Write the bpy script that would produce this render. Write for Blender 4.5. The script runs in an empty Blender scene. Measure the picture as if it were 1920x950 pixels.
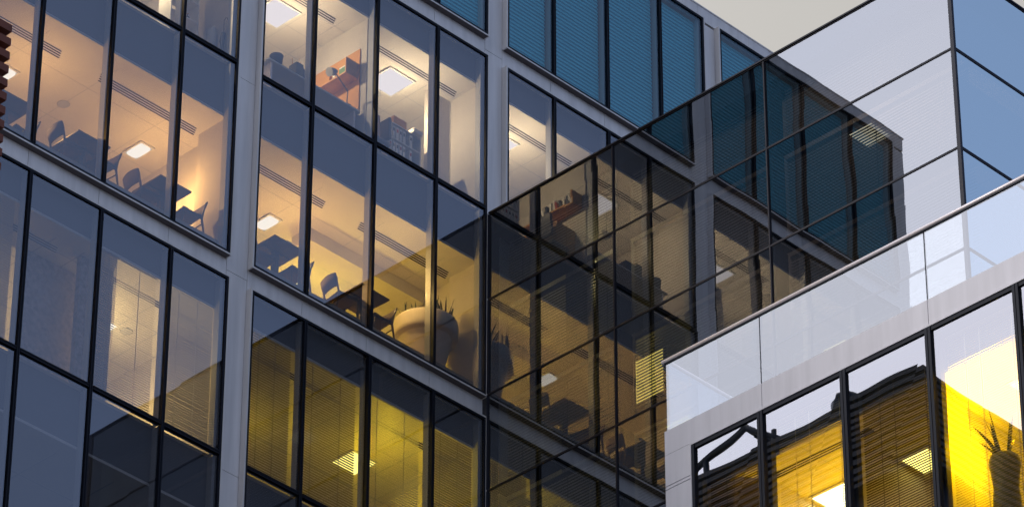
import bpy, math, random
from mathutils import Vector, Matrix
rnd = random.Random(7)
R = math.radians
scene = bpy.context.scene
col = scene.collection

# ------------------------------------------------------------------ camera, sky, sun, exposure
GZ = -1.6                                   # ground level; the camera stands at eye height, z = 0
cam_d = bpy.data.cameras.new('camera'); cam = bpy.data.objects.new('camera', cam_d); col.objects.link(cam)
scene.camera = cam
pi_, ya, ro = R(34.3737), R(45.6802), R(0.12844)
fw = Vector((math.cos(pi_)*math.sin(ya), math.cos(pi_)*math.cos(ya), math.sin(pi_)))
r0 = fw.cross(Vector((0, 0, 1))).normalized(); u0 = r0.cross(fw)
r1 = math.cos(ro)*r0 + math.sin(ro)*u0; u1 = -math.sin(ro)*r0 + math.cos(ro)*u0
m = Matrix((r1, u1, -fw)).transposed().to_4x4(); m.translation = Vector((-46.949, -46.429, 0.0))
cam.matrix_world = m
cam_d.sensor_width = 36.0; cam_d.lens = 36.0*8458.0/1920.0
cam_d.clip_start = 0.5; cam_d.clip_end = 3000

SUN_DIR = Vector((-0.80, 0.36, 0.48)).normalized()          # towards the sun
world = bpy.data.worlds.new('World'); scene.world = world; world.use_nodes = True
nt = world.node_tree; nt.nodes.clear()
N = nt.nodes.new; L = nt.links.new
out = N('ShaderNodeOutputWorld'); bg = N('ShaderNodeBackground'); L(bg.outputs[0], out.inputs[0])
sky = N('ShaderNodeTexSky'); sky.sky_type = 'NISHITA'; sky.sun_disc = False
sky.sun_elevation = math.asin(SUN_DIR.z); sky.sun_rotation = math.atan2(SUN_DIR.x, SUN_DIR.y)
sky.dust_density = 3.0
tc = N('ShaderNodeTexCoord')
dot = N('ShaderNodeVectorMath'); dot.operation = 'DOT_PRODUCT'; dot.inputs[1].default_value = Vector((-0.35, 0.85, 0.30)).normalized()   # the bright side of the cloud
L(tc.outputs['Generated'], dot.inputs[0])
mr = N('ShaderNodeMapRange'); mr.inputs[1].default_value = -1; mr.inputs[2].default_value = 1
L(dot.outputs['Value'], mr.inputs[0])
nz = N('ShaderNodeTexNoise'); nz.inputs['Scale'].default_value = 2.2; nz.inputs['Detail'].default_value = 5
L(tc.outputs['Generated'], nz.inputs['Vector'])
ma = N('ShaderNodeMath'); ma.operation = 'MULTIPLY_ADD'; ma.inputs[1].default_value = 0.08
L(nz.outputs[0], ma.inputs[0]); L(mr.outputs[0], ma.inputs[2])
ramp = N('ShaderNodeValToRGB'); L(ma.outputs[0], ramp.inputs[0])      # thin evening cloud: dim blue away from the sun, bright towards it
cr = ramp.color_ramp; cr.elements[0].position = 0.0; cr.elements[0].color = (0.75, 0.76, 0.82, 1)
cr.elements[1].position = 1.0; cr.elements[1].color = (1.66, 1.78, 2.15, 1)
for p, c in ((0.19, (0.33, 0.45, 0.74)), (0.27, (0.33, 0.45, 0.74)), (0.46, (0.13, 0.16, 0.23)), (0.75, (0.66, 0.63, 0.58)), (0.88, (1.18, 1.22, 1.44))):
    e = cr.elements.new(p); e.color = (*c, 1)
sc_ = N('ShaderNodeVectorMath'); sc_.operation = 'SCALE'; sc_.inputs['Scale'].default_value = 0.10
L(sky.outputs[0], sc_.inputs[0])
mx = N('ShaderNodeMixRGB'); mx.inputs[0].default_value = 0.88
L(sc_.outputs[0], mx.inputs[1]); L(ramp.outputs[0], mx.inputs[2]); L(mx.outputs[0], bg.inputs[0])
bg.inputs[1].default_value = 1.0

sun_d = bpy.data.lights.new('sun', 'SUN'); sun_d.energy = 1.1; sun_d.angle = R(12); sun_d.color = (1.0, 0.93, 0.88)
sun = bpy.data.objects.new('sun', sun_d); col.objects.link(sun)
sun.rotation_euler = SUN_DIR.to_track_quat('Z', 'Y').to_euler()

vs = scene.view_settings; vs.view_transform = 'Standard'; vs.look = 'None'; vs.gamma = 1; vs.exposure = 0; vs.use_curve_mapping = False
cy = scene.cycles
cy.use_denoising = True; cy.max_bounces = 8; cy.diffuse_bounces = 3; cy.glossy_bounces = 4; cy.transmission_bounces = 2
cy.transparent_max_bounces = 24; cy.caustics_reflective = False; cy.caustics_refractive = False; cy.sample_clamp_indirect = 3.0

# ------------------------------------------------------------------ materials
def mat(name, color=(.5, .5, .5), rough=.5, metal=0.0, spec=.5, noise=0.0, nscale=6.0, bump=0.0, streak=False, noise2=None):
    mt = bpy.data.materials.new(name); mt.use_nodes = True; t = mt.node_tree
    b = t.nodes['Principled BSDF']; b.inputs['Base Color'].default_value = (*color, 1); b.inputs['Roughness'].default_value = rough
    b.inputs['Metallic'].default_value = metal; b.inputs['Specular IOR Level'].default_value = spec
    if noise or bump:
        c = t.nodes.new('ShaderNodeTexCoord'); n = t.nodes.new('ShaderNodeTexNoise'); n.inputs['Scale'].default_value = nscale; n.inputs['Detail'].default_value = 6
        mp = t.nodes.new('ShaderNodeMapping'); t.links.new(c.outputs['Object'], mp.inputs[0]); t.links.new(mp.outputs[0], n.inputs['Vector'])
        if streak: mp.inputs['Scale'].default_value = (3, 3, .25)
        if noise:
            r = t.nodes.new('ShaderNodeValToRGB'); r.color_ramp.elements[0].position = .3; r.color_ramp.elements[1].position = .7
            r.color_ramp.elements[0].color = (*[max(0, v*(1-noise)) for v in color], 1); r.color_ramp.elements[1].color = (*[min(1, v*(1+noise)) for v in color], 1)
            t.links.new(n.outputs[0], r.inputs[0]); t.links.new(r.outputs[0], b.inputs['Base Color'])
        if bump:
            bp = t.nodes.new('ShaderNodeBump'); bp.inputs['Distance'].default_value = bump; t.links.new(n.outputs[0], bp.inputs['Height']); t.links.new(bp.outputs[0], b.inputs['Normal'])
    return mt

def glass(name, refl=.25, tint=(.8, .85, .9), gcol=(1, 1, 1), wob=.0004, haze=0.0, hcol=(.8, .8, .85)):
    """coated glazing: part mirror, part clear tinted pane, with the slight waviness of toughened glass"""
    mt = bpy.data.materials.new(name); mt.use_nodes = True; t = mt.node_tree; t.nodes.clear()
    o = t.nodes.new('ShaderNodeOutputMaterial'); mx_ = t.nodes.new('ShaderNodeMixShader')
    tr = t.nodes.new('ShaderNodeBsdfTransparent'); tr.inputs[0].default_value = (*tint, 1)
    gl = t.nodes.new('ShaderNodeBsdfGlossy'); gl.inputs['Roughness'].default_value = 0.0; gl.inputs[0].default_value = (*gcol, 1)
    lw = t.nodes.new('ShaderNodeLayerWeight'); lw.inputs['Blend'].default_value = .35
    mm = t.nodes.new('ShaderNodeMath'); mm.operation = 'MULTIPLY_ADD'; mm.inputs[1].default_value = .18; mm.inputs[2].default_value = refl; mm.use_clamp = True
    t.links.new(lw.outputs['Fresnel'], mm.inputs[0]); t.links.new(mm.outputs[0], mx_.inputs[0])
    t.links.new(gl.outputs[0], mx_.inputs[2])
    if wob:
        c = t.nodes.new('ShaderNodeTexCoord'); n = t.nodes.new('ShaderNodeTexNoise'); n.inputs['Scale'].default_value = 1.0; n.inputs['Detail'].default_value = 0.0
        bp = t.nodes.new('ShaderNodeBump'); bp.inputs['Distance'].default_value = wob; bp.inputs['Strength'].default_value = 1
        t.links.new(c.outputs['Object'], n.inputs['Vector']); t.links.new(n.outputs[0], bp.inputs['Height']); t.links.new(bp.outputs[0], gl.inputs['Normal'])
    if haze:
        df = t.nodes.new('ShaderNodeBsdfDiffuse'); df.inputs[0].default_value = (*hcol, 1)
        m2 = t.nodes.new('ShaderNodeMixShader'); m2.inputs[0].default_value = haze
        t.links.new(tr.outputs[0], m2.inputs[1]); t.links.new(df.outputs[0], m2.inputs[2]); t.links.new(m2.outputs[0], mx_.inputs[1])
    else: t.links.new(tr.outputs[0], mx_.inputs[1])
    t.links.new(mx_.outputs[0], o.inputs[0])
    return mt

def emis(name, color, s):
    mt = bpy.data.materials.new(name); mt.use_nodes = True; t = mt.node_tree; t.nodes.clear()
    o = t.nodes.new('ShaderNodeOutputMaterial'); e = t.nodes.new('ShaderNodeEmission'); e.inputs[0].default_value = (*color, 1); e.inputs[1].default_value = s
    t.links.new(e.outputs[0], o.inputs[0]); return mt

M = dict(
    clad=mat('white coated aluminium', (.88, .84, .82), .42, 0, .4, .10, 2.0, streak=True),
    cladD=mat('pale coated aluminium', (.80, .785, .83), .45, 0, .3, .08, 2.0, streak=True),
    soffit_shade=mat('painted shade under sill', (.12, .10, .10), .6),  # same pale sill sheet; the shade on its underside is put into the colour
    dark=mat('dark anodised frame', (.008, .011, .022), .55, 0, .18),
    frameB=mat('dark grey frame', (.022, .024, .04), .5, 0, .2),
    inner=mat('pale inner frame', (.45, .46, .48), .5),
    gap=mat('dark joint', (.03, .03, .035), .9),
    ceil=mat('plaster ceiling', (.66, .63, .60), .9, noise=.03, nscale=1.5),
    wallp=mat('painted wall', (.62, .58, .54), .85, noise=.03),
    brick=mat('painted brick wall', (.40, .36, .36), .9, noise=.25, nscale=14),
    slab=mat('bulkhead behind the glass', (.10, .11, .14), .8),
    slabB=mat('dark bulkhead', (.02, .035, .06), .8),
    floor=mat('office floor', (.32, .26, .2), .7),
    slot=mat('black air slot', (.02, .02, .025), .8),
    gA=glass('coated window glass', .17, (.66, .66, .68), (.92, .93, 1.0)),
    gTop=glass('blue tinted window glass', .11, (.72, .90, .94), (.75, .9, 1.0)),
    gB=glass('mirror coated glass', .33, (.38, .44, .50), (.97, .98, 1.0), .0011),
    gC=glass('blue mirror glass', .80, (.85, .95, 1.0), (.84, .97, 1.0), .0008),
    gD=glass('wing window glass', .36, (.80, .78, .66), (1, .98, 1), .0016),
    gRail=glass('balustrade glass', .26, (.88, .92, .92), (1, 1, 1), .0008, .11, (.84, .88, .9)),
    teal=mat('teal blind', (.13, .62, .74), .6),
    slat=mat('aluminium blind slat', (.30, .28, .24), .5, .1),
    slatL=mat('light blind slat', (.55, .56, .58), .5, .1),
    slatY=mat('cream blind slat', (.55, .50, .38), .5, .1),
    slatO=mat('olive blind slat', (.36, .33, .20), .5, .1),
    slatUnlit=mat('blind slat darkened for unlit room', (.14, .11, .06), .5, .1),  # darker slat colour stands in for the darkness of unlit rooms
    slatC=mat('closed pale blind slat', (.60, .82, .97), .5),
    wood=mat('dark walnut', (.09, .06, .045), .45, noise=.2, nscale=9),
    oak=mat('oak board', (.50, .24, .07), .5, noise=.12, nscale=8),
    orange=mat('orange pinboard', (.62, .30, .07), .7),
    uph=mat('grey brown upholstery', (.11, .085, .08), .9, noise=.1, nscale=40),
    white=mat('white lacquer', (.75, .75, .74), .4),
    paper=mat('paper', (.72, .71, .68), .8),
    grey=mat('dark grey plastic', (.06, .065, .08), .5),
    navy=mat('navy plastic', (.03, .045, .10), .5),
    steel=mat('satin steel', (.92, .84, .84), .35, .15),
    pot=mat('pale concrete planter', (.60, .54, .47), .75, noise=.05, nscale=8),
    vase=mat('olive grey vase', (.24, .27, .18), .5, noise=.12, nscale=7),
    leaf=mat('dark leaf', (.018, .035, .015), .45, noise=.3, nscale=12),
    terra=mat('terracotta fin', (.20, .055, .03), .7, noise=.15, nscale=5),
    ebody=mat('dark blue metal cladding', (.03, .045, .075), .4, .3),
    esteel=mat('dark painted steel', (.02, .03, .05), .5),
    roofm=mat('roof felt', (.12, .12, .13), .9, noise=.1),
    asphalt=mat('asphalt', (.05, .05, .052), .9, noise=.2, nscale=3),
    green=mat('green file', (.08, .2, .07), .6),
    red=mat('red file', (.35, .04, .03), .6),
)

# ------------------------------------------------------------------ mesh helpers
class MB:
    def __init__(s): s.v = []; s.f = []; s.mi = []; s.smooth = []
    def box(s, x0, x1, y0, y1, z0, z1, mi=0):
        if x1 < x0: x0, x1 = x1, x0
        if y1 < y0: y0, y1 = y1, y0
        if z1 < z0: z0, z1 = z1, z0
        b = len(s.v); s.v += [(x, y, z) for z in (z0, z1) for x, y in ((x0, y0), (x1, y0), (x1, y1), (x0, y1))]
        for f in ((3, 2, 1, 0), (4, 5, 6, 7), (0, 1, 5, 4), (1, 2, 6, 5), (2, 3, 7, 6), (3, 0, 4, 7)):
            s.f.append([b+i for i in f]); s.mi.append(mi); s.smooth.append(False)
        return s
    def poly(s, pts, mi=0):
        b = len(s.v); s.v += [tuple(p) for p in pts]; s.f.append(list(range(b, b+len(pts)))); s.mi.append(mi); s.smooth.append(False); return s
    def tube(s, pts, rad, n=8, mi=0):
        """tapered tube through points; rad a number or a list"""
        P = [Vector(p) for p in pts]; b = len(s.v)
        for i, p in enumerate(P):
            d = (P[min(i+1, len(P)-1)] - P[max(i-1, 0)]).normalized()
            a = Vector((0, 0, 1)) if abs(d.z) < .9 else Vector((1, 0, 0))
            e1 = d.cross(a).normalized(); e2 = d.cross(e1); rr = rad[i] if isinstance(rad, (list, tuple)) else rad
            for k in range(n):
                t = 2*math.pi*k/n; s.v.append(tuple(p + e1*rr*math.cos(t) + e2*rr*math.sin(t)))
        for i in range(len(P)-1):
            for k in range(n):
                s.f.append([b+i*n+k, b+i*n+(k+1) % n, b+(i+1)*n+(k+1) % n, b+(i+1)*n+k]); s.mi.append(mi); s.smooth.append(True)
        s.f.append([b+k for k in range(n)][::-1]); s.f.append([b+(len(P)-1)*n+k for k in range(n)]); s.mi += [mi, mi]; s.smooth += [False, False]
        return s
    def lathe(s, prof, cx=0, cy_=0, n=40, mi=0):
        b = len(s.v)
        for r_, z in prof:
            for k in range(n):
                t = 2*math.pi*k/n; s.v.append((cx+r_*math.cos(t), cy_+r_*math.sin(t), z))
        for i in range(len(prof)-1):
            for k in range(n):
                s.f.append([b+i*n+k, b+i*n+(k+1) % n, b+(i+1)*n+(k+1) % n, b+(i+1)*n+k]); s.mi.append(mi); s.smooth.append(True)
        s.f.append([b+k for k in range(n)][::-1]); s.f.append([b+(len(prof)-1)*n+k for k in range(n)]); s.mi += [mi, mi]; s.smooth += [False, False]
        return s
    def build(s, name, m_, parent=None, bevel=0.0):
        me = bpy.data.meshes.new(name); me.from_pydata(s.v, [], s.f)
        for x in (m_ if isinstance(m_, (list, tuple)) else [m_]): me.materials.append(x)
        me.polygons.foreach_set('material_index', s.mi); me.polygons.foreach_set('use_smooth', s.smooth); me.update()
        o = bpy.data.objects.new(name, me); col.objects.link(o)
        if parent is not None:
            o.parent = parent
            off = world_off(parent)
            if off is not None: o.matrix_parent_inverse = Matrix.Translation(-off)
        if bevel:
            bv = o.modifiers.new('bevel', 'BEVEL'); bv.width = bevel; bv.segments = 2; bv.limit_method = 'ANGLE'
        return o
WORLDLY = {}
def world_off(p):
    # things flagged here have children meshes written in world coordinates
    if p.name in WORLDLY: return WORLDLY[p.name]
    q = p.parent
    while q is not None:
        if q.name in WORLDLY: return Vector((0, 0, 0))
        q = q.parent
    return None
def tag(o, label=None, cat=None, group=None, kind=None):
    if label: o['label'] = label
    if cat: o['category'] = cat
    if group: o['group'] = group
    if kind: o['kind'] = kind
    return o
def thing(name, loc, label, cat, group=None, rz=0.0, worldly=False, kind=None):
    o = bpy.data.objects.new(name, None); o.empty_display_size = .2; col.objects.link(o); o.location = loc; o.rotation_euler.z = rz
    tag(o, label, cat, group, kind)
    if worldly: WORLDLY[o.name] = Vector(loc)
    return o
def kids(o): return [c for c in bpy.data.objects if c.parent is o]
def copy_tree(o, parent=None):
    c = o.copy(); col.objects.link(c)
    if parent is not None: c.parent = parent
    for ch in KIDS.get(o.name, []): copy_tree(ch, c)
    return c
KIDS = {}
def freeze(o):                      # remember children once, before copying
    KIDS[o.name] = kids(o)
    for ch in KIDS[o.name]: freeze(ch)
def dup(o, loc, rz, label, group=None):
    c = copy_tree(o); c.location = loc; c.rotation_euler.z = rz; c['label'] = label
    if group: c['group'] = group
    return c

def pane(parent, axis, p, a0, a1, z0, z1, m_, name='glass_pane', th=.012):
    """a sheet of glass: axis 'y' faces -y at y=p spanning x a0..a1; axis 'x' faces -x at x=p spanning y a0..a1"""
    b = MB(); j = [rnd.uniform(-.0022, .0022) for _ in range(4)]
    q = []
    for d in (0, th):
        for k, (a, z) in enumerate(((a0, z0), (a1, z0), (a1, z1), (a0, z1))):
            q.append((a, p+d+j[k], z) if axis == 'y' else (p+d+j[k], a, z))
    b.v = q
    for i, f in enumerate(((0, 1, 2, 3), (7, 6, 5, 4), (0, 4, 5, 1), (1, 5, 6, 2), (2, 6, 7, 3), (3, 7, 4, 0))):
        b.f.append(list(f)); b.mi.append(0 if i == 0 else 1); b.smooth.append(False)
    if axis == 'x': b.f = [f[::-1] for f in b.f]
    return b.build(name, [m_, M['clearside']], parent)
def _clear():
    mt = bpy.data.materials.new('inner face of the glass'); mt.use_nodes = True; t = mt.node_tree; t.nodes.clear()
    o = t.nodes.new('ShaderNodeOutputMaterial'); tr = t.nodes.new('ShaderNodeBsdfTransparent'); tr.inputs[0].default_value = (.97, .98, .98, 1)
    t.links.new(tr.outputs[0], o.inputs[0]); return mt
M['clearside'] = _clear()

def blind(parent, axis, p, a0, a1, z0, z1, m_, pitch=.05, depth=.045, tilt=.5, tapes=(), name='venetian_blind'):
    """horizontal slats; tilt 0 = flat open, 1.4 = nearly closed"""
    b = MB(); n = int((z1-z0)/pitch); c, s_ = math.cos(tilt)*depth/2, math.sin(tilt)*depth/2
    for i in range(n):
        z = z1-(i+.5)*pitch + rnd.uniform(-.002, .002); t = .0015
        dz = rnd.uniform(-.004, .004) if rnd.random() < .15 else 0
        # outer edge low, inner edge high
        if axis == 'y':
            pts = [(a0, p-c, z-s_), (a1, p-c, z-s_+dz), (a1, p+c, z+s_+dz), (a0, p+c, z+s_)]
        else:
            pts = [(p-c, a0, z-s_), (p-c, a1, z-s_+dz), (p+c, a1, z+s_+dz), (p+c, a0, z+s_)]
        k = len(b.v); b.v += pts + [(x, y, q+t) for x, y, q in pts]
        for f in ((0, 1, 2, 3), (7, 6, 5, 4), (0, 4, 5, 1), (1, 5, 6, 2), (2, 6, 7, 3), (3, 7, 4, 0)):
            b.f.append([k+j for j in f]); b.mi.append(0); b.smooth.append(False)
    for a in tapes:
        if axis == 'y': b.box(a-.004, a+.004, p-.004, p+.004, z0, z1)
        else: b.box(p-.004, p+.004, a-.004, a+.004, z0, z1)
    if axis == 'y': b.box(a0, a1, p-.03, p+.03, z1, z1+.045)
    else: b.box(p-.03, p+.03, a0, a1, z1, z1+.045)
    return b.build(name, m_, parent)

def point(parent, loc, power, color, rad=.12, name='bulb'):
    d = bpy.data.lights.new(name, 'POINT'); d.energy = power; d.color = color; d.shadow_soft_size = 0.0
    o = bpy.data.objects.new(name, d); col.objects.link(o); o.parent = parent; o.location = loc; return o

# ================================================================== THE SETTING
MB().box(-900, 900, -900, 900, GZ-.5, GZ).build('ground', M['asphalt'])['kind'] = 'structure'
pv = MB(); pv.box(-60, 30, -36, 60, GZ+.004, GZ+.12).build('pavement', mat('paving', (.3, .29, .28), .8, noise=.15, nscale=2))['kind'] = 'structure'

# ------------------------------------------------------------------ the office block (long facade facing -y at y = 0)
BAYS = [(-11.61, -6.08, (-10.36, -8.86, -7.345)), (-5.55, -.035, (-4.325, -2.82, -1.31)), (.475, 5.95, (1.73, 3.195, 4.69)), (6.42, 11.92, (7.85, 9.30, 10.8))]
block = thing('office_block', (0, 6, GZ), 'long pale panelled office block with dark framed windows and teal blinds on top', 'office building', worldly=True)
CY = .12                                             # cladding plane
def bay(parent, x0, x1, z0, z1, zt, mull, gm, inner=True):
    s = MB(); d0, d1 = 0.0, .17; t = .03
    s.box(x0-t, x0, d0, d1, z0-t, z1+t); s.box(x1, x1+t, d0, d1, z0-t, z1+t)
    xs = [x0] + list(mull) + [x1]
    for i in range(len(xs)-1):
        g0 = .004 if i else 0; g1 = .004 if i < len(xs)-2 else 0
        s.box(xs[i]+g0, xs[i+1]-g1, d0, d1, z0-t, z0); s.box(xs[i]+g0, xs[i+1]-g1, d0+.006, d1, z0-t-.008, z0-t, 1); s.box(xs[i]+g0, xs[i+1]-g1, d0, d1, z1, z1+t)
    w = s.build('window_bay', [M['clad'], M['soffit_shade']], parent)
    f = MB(); e = .045
    f.box(x0, x0+e, .006, .09, z0, z1); f.box(x1-e, x1, .006, .09, z0, z1)
    f.box(x0+e, x1-e, .006, .09, z0, z0+e); f.box(x0+e, x1-e, .006, .09, z1-e, z1)
    f.build('outer_frame', M['dark'], w)
    for x in mull:
        q = MB(); q.box(x-.031, x-.009, -.004, .09, z0+e, z1-e); q.box(x+.009, x+.031, -.004, .09, z0+e, z1-e); q.box(x-.009, x+.009, .006, .088, z0+e, z1-e)
        q.build('mullion', M['dark'], w)
    if zt:
        for i in range(len(xs)-1):
            a = xs[i]+e; b_ = xs[i+1]-e
            q = MB(); q.box(a, b_, -.004, .09, zt-.036, zt-.01); q.box(a, b_, -.004, .09, zt+.01, zt+.036); q.box(a, b_, .006, .088, zt-.01, zt+.01)
            q.build('transom', M['dark'], w)
    zr = [(z0+e, (zt-.036) if zt else z1-e)] + ([(zt+.036, z1-e)] if zt else [])
    for za, zb in zr:
        for i in range(len(xs)-1):
            pane(w, 'y', .03, xs[i]+e, xs[i+1]-e, za, zb, gm)
        if inner:
            for i, x in enumerate(xs):
                q = MB(); wd = .03
                xx = x + (.045+wd if i == 0 else (-.045-wd if i == len(xs)-1 else 0))
                q.box(xx-wd, xx+wd, .092, .22, za, zb)
                q.build('inner_mullion', M['inner'], w)
    return w
ZR = [(50.0, 53.67, None), (42.18, 49.53, 46.13), (34.34, 41.71, 38.29)]
windows = {}
for bi, (x0, x1, mu) in enumerate(BAYS):
    for ri, (z0, z1, zt) in enumerate(ZR):
        if bi >= 2 and ri == 2: continue
        if bi == 3 and ri == 1: continue
        if bi == 2 and ri == 1: z0, zt = 46.13, None
        windows[bi, ri] = bay(block, x0, x1, z0, z1, zt, mu, M['gTop'] if ri == 0 else M['gA'])
# cladding: spandrels split at the mullions, pilasters split at head and transom height, parapet
cl = MB()
def cpanel(x0, x1, z0, z1):
    g = .005; cl.box(x0+g, x1-g, CY, CY+.04, z0+g, z1-g)
for bi, (x0, x1, mu) in enumerate(BAYS):
    xs = [x0-.03] + list(mu) + [x1+.03]
    for i in range(len(xs)-1):
        cpanel(xs[i], xs[i+1], 49.56, 49.97)
        if bi < 2:
            cpanel(xs[i], xs[i+1], 41.74, 42.15); cpanel(xs[i], xs[i+1], 33.9, 34.31)
pil = [(-12.1, -11.64), (-6.05, -5.58), (-.005, .445), (5.98, 6.39), (11.95, 12.4)]
for x0, x1 in pil:
    cut = [53.66, 49.75, 45.95, 41.93, 38.1, 34.1]
    if x1 > 0: cut = [53.66, 49.75, 45.95]
    for a, b in zip(cut[:-1], cut[1:]): cpanel(x0, x1, b, a)
cl.build('cladding', M['clad'], block)
pp = MB(); xx = -12.1
while xx < 12.3:
    x2 = min(xx+1.50, 12.4)
    pp.box(xx+.004, x2-.004, CY-.004, CY+.05, 53.71, 54.035); xx = x2
pp.box(-12.13, 12.42, CY-.02, .9, 54.035, 54.06)
pp.build('parapet', M['clad'], block)
bk = MB()
bk.box(-12.08, 12.38, CY+.04, CY+.055, 33.9, 34.31); 
for z in (49.57, 41.75, 33.92): bk.box(-12.08, 12.38 if z > 45 else -.03, CY+.041, CY+.06, z, z+.38)
for x0, x1 in pil: bk.box(x0+.006, x1-.006, CY+.042, CY+.062, 34 if x1 < 0 else 46, 53.95)
bk.build('joint_backing', M['gap'], block)
side = MB()
z = 33.9
while z < 54: side.box(-12.12, -12.08, .16, 6.0, z+.006, min(z+1.95, 54.03)-.006); side.box(-12.12, -12.08, 6.01, 12, z+.006, min(z+1.95, 54.03)-.006); z += 1.95
side.build('side_cladding', M['clad'], block)
MB().box(-12.08, 12.38, .75, 12, 53.75, 53.98).build('roof', M['roofm'], block)
low = MB(); low.box(-12.1, 0, .1, 12, GZ, 33.88); 
low.build('lower_storeys', M['clad'], block)
lwm = MB()
for k in range(4):
    for x0, x1, mu in BAYS[:2]:
        zz = 33.45-k*7.82
        xs = [x0] + list(mu) + [x1]
        for a, b in zip(xs[:-1], xs[1:]):
            lwm.box(a+.04, b-.04, .06, .098, zz-3.4, zz); lwm.box(a+.04, b-.04, .06, .098, zz-7.3, zz-3.5)
lwm.build('lower_window', M['gTop'], block)

# floors, ceilings, walls inside the block
def ceiling(parent, x0, x1, y0, y1, z, slots=(), grid=None, panels=(), name='ceiling'):
    """flat plaster ceiling with recessed joints; slots are black linear air diffusers"""
    c = MB(); c.box(x0, x1, y0, y1, z, z+.05)
    if grid:
        gx, gy, w = grid
        x = x0+gx*.5
        while x < x1: c.box(x-w, x+w, y0+.3, y1, z-.0015, z, 1); x += gx
        y = y0+gy
        while y < y1: c.box(x0, x1, y-w, y+w, z-.003, z-.0016, 1); y += gy
    o = c.build(name, [M['ceil'], M['inner']], parent)
    for (a0, a1, b0, n) in slots:
        s = MB()
        for i in range(n): s.box(a0+i*.03, a1-.09+i*.03, b0+i*.055, b0+i*.055+.026, z-.008, z-.004)
        s.build('air_slot', M['slot'], o)
    return o
FL = [(34.36, 37.20), (38.33, 41.13), (42.5, 45.05), (46.2, 48.95)]
def slabs(x0, x1, zc, zf, parent, m_=None):
    MB().box(x0, x1, .225, 5.4, zc+.05, zf-.06).build('floor_slab', M['slab'] if m_ is None else m_, parent)
    MB().box(x0, x1, .226, 5.4, zf-.06, zf).build('office_floor', M['floor'], parent)
for (zf0, zc), zf in zip(FL, (38.33, 42.5, 46.2, 50.0)):
    for x0, x1 in ((-12.05, -5.82), (-5.82, .2)): slabs(x0, x1, zc, zf, block)
    if zc > 48: slabs(.2, 12.3, zc, zf, block)
MB().box(-12.05, .2, .225, 5.4, 34.0, 34.36).build('office_floor', M['floor'], block)
MB().box(0, 12.3, .226, 5.4, 45.9, 46.2).build('office_floor', M['floor'], block)
for x0, x1 in ((-12.05, -5.82), (-5.82, .2), (.2, 6.2)):
    bx_ = 0 if x0 < -6 else (1 if x0 < 0 else 2)
    if bx_ < 2:
        ceiling(block, x0, x1, .225, 5.4, 37.20, grid=(1.2, 1.2, .012))
        ceiling(block, x0, x1, .225, 5.4, 41.13, slots=[(x0+.7, x0+3.0, .72, 3), (x0+3.9, x0+6, .72, 3)], grid=(.6, .6, .012))
        ceiling(block, x0, x1, .225, 5.4, 45.05, slots=([(-11.4, -9.20, .80, 4), (-8.42, -6.17, .80, 4)] if bx_ == 0 else [(-5.5, -3.14, .80, 4), (-2.37, -.10, .80, 4)]), grid=(1.5, 1.05, .005))
    ceiling(block, x0, x1, .225, 5.4, 48.95, slots=([(-11.4, -9.2, .65, 3), (-8.4, -6.2, .65, 3)] if bx_ == 0 else ([(-5.5, -3.16, .65, 3), (-2.3, -.10, .65, 3)] if bx_ == 1 else [(.55, 2.95, .65, 3), (3.5, 5.6, .65, 3)])), grid=(.6, .6, .006))
wl = [(-12.05, -11.9, .2, 5.4), (-5.90, -5.75, .92, 5.4)]
for z0, z1 in FL:
    for a in wl: MB().box(a[0], a[1], a[2], a[3], z0-.05, z1).build('partition_wall', M['wallp'], block)
    if z0 < 46: MB().box(.05, .2, .2, 5.4, z0-.05, z1).build('partition_wall', M['wallp'], block)
    MB().box(-12, .2, 5.4, 5.55, z0-.1, z1).build('back_wall', M['wallp'], block)
    for x0 in (-6.11, -.06):
        MB().box(x0, x0+.55, .24, .92, z0-.05, z1).build('pier', M['wallp'], block)
MB().box(.2, 12.3, 5.4, 5.55, 46.1, 48.95).build('back_wall', M['wallp'], block)
MB().box(6.0, 6.2, .24, 5.4, 46.1, 48.95).build('partition_wall', M['wallp'], block)
MB().box(-12, 12.3, 3.0, 3.1, 50, 53.7).build('back_wall', M['wallp'], block)
MB().box(-2.86, -2.76, .24, 5.4, 46.15, 48.95).build('partition_wall', M['wallp'], block)       # between the two upper offices
MB().box(-6.5, -6.12, 1.1, 1.2, 46.15, 48.95).build('partition_wall', M['wallp'], block)
MB().box(-.62, -.07, .95, 1.05, 46.15, 48.95).build('partition_wall', M['wallp'], block)
MB().box(-2.9, -.07, 1.55, 2.0, 44.78, 45.04).build('ceiling_bulkhead', M['wallp'], block)
MB().box(-8.75, -8.05, .6, .7, 38.3, 41.12).build('brick_wall', M['brick'], block)
MB().box(-9.55, -8.05, 1.1, 1.25, 38.3, 41.12).build('brick_wall', M['brick'], block)
MB().box(-12, .15, 4.0, 4.1, 34.36, 37.2).build('back_wall', M['wallp'], block)

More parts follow.
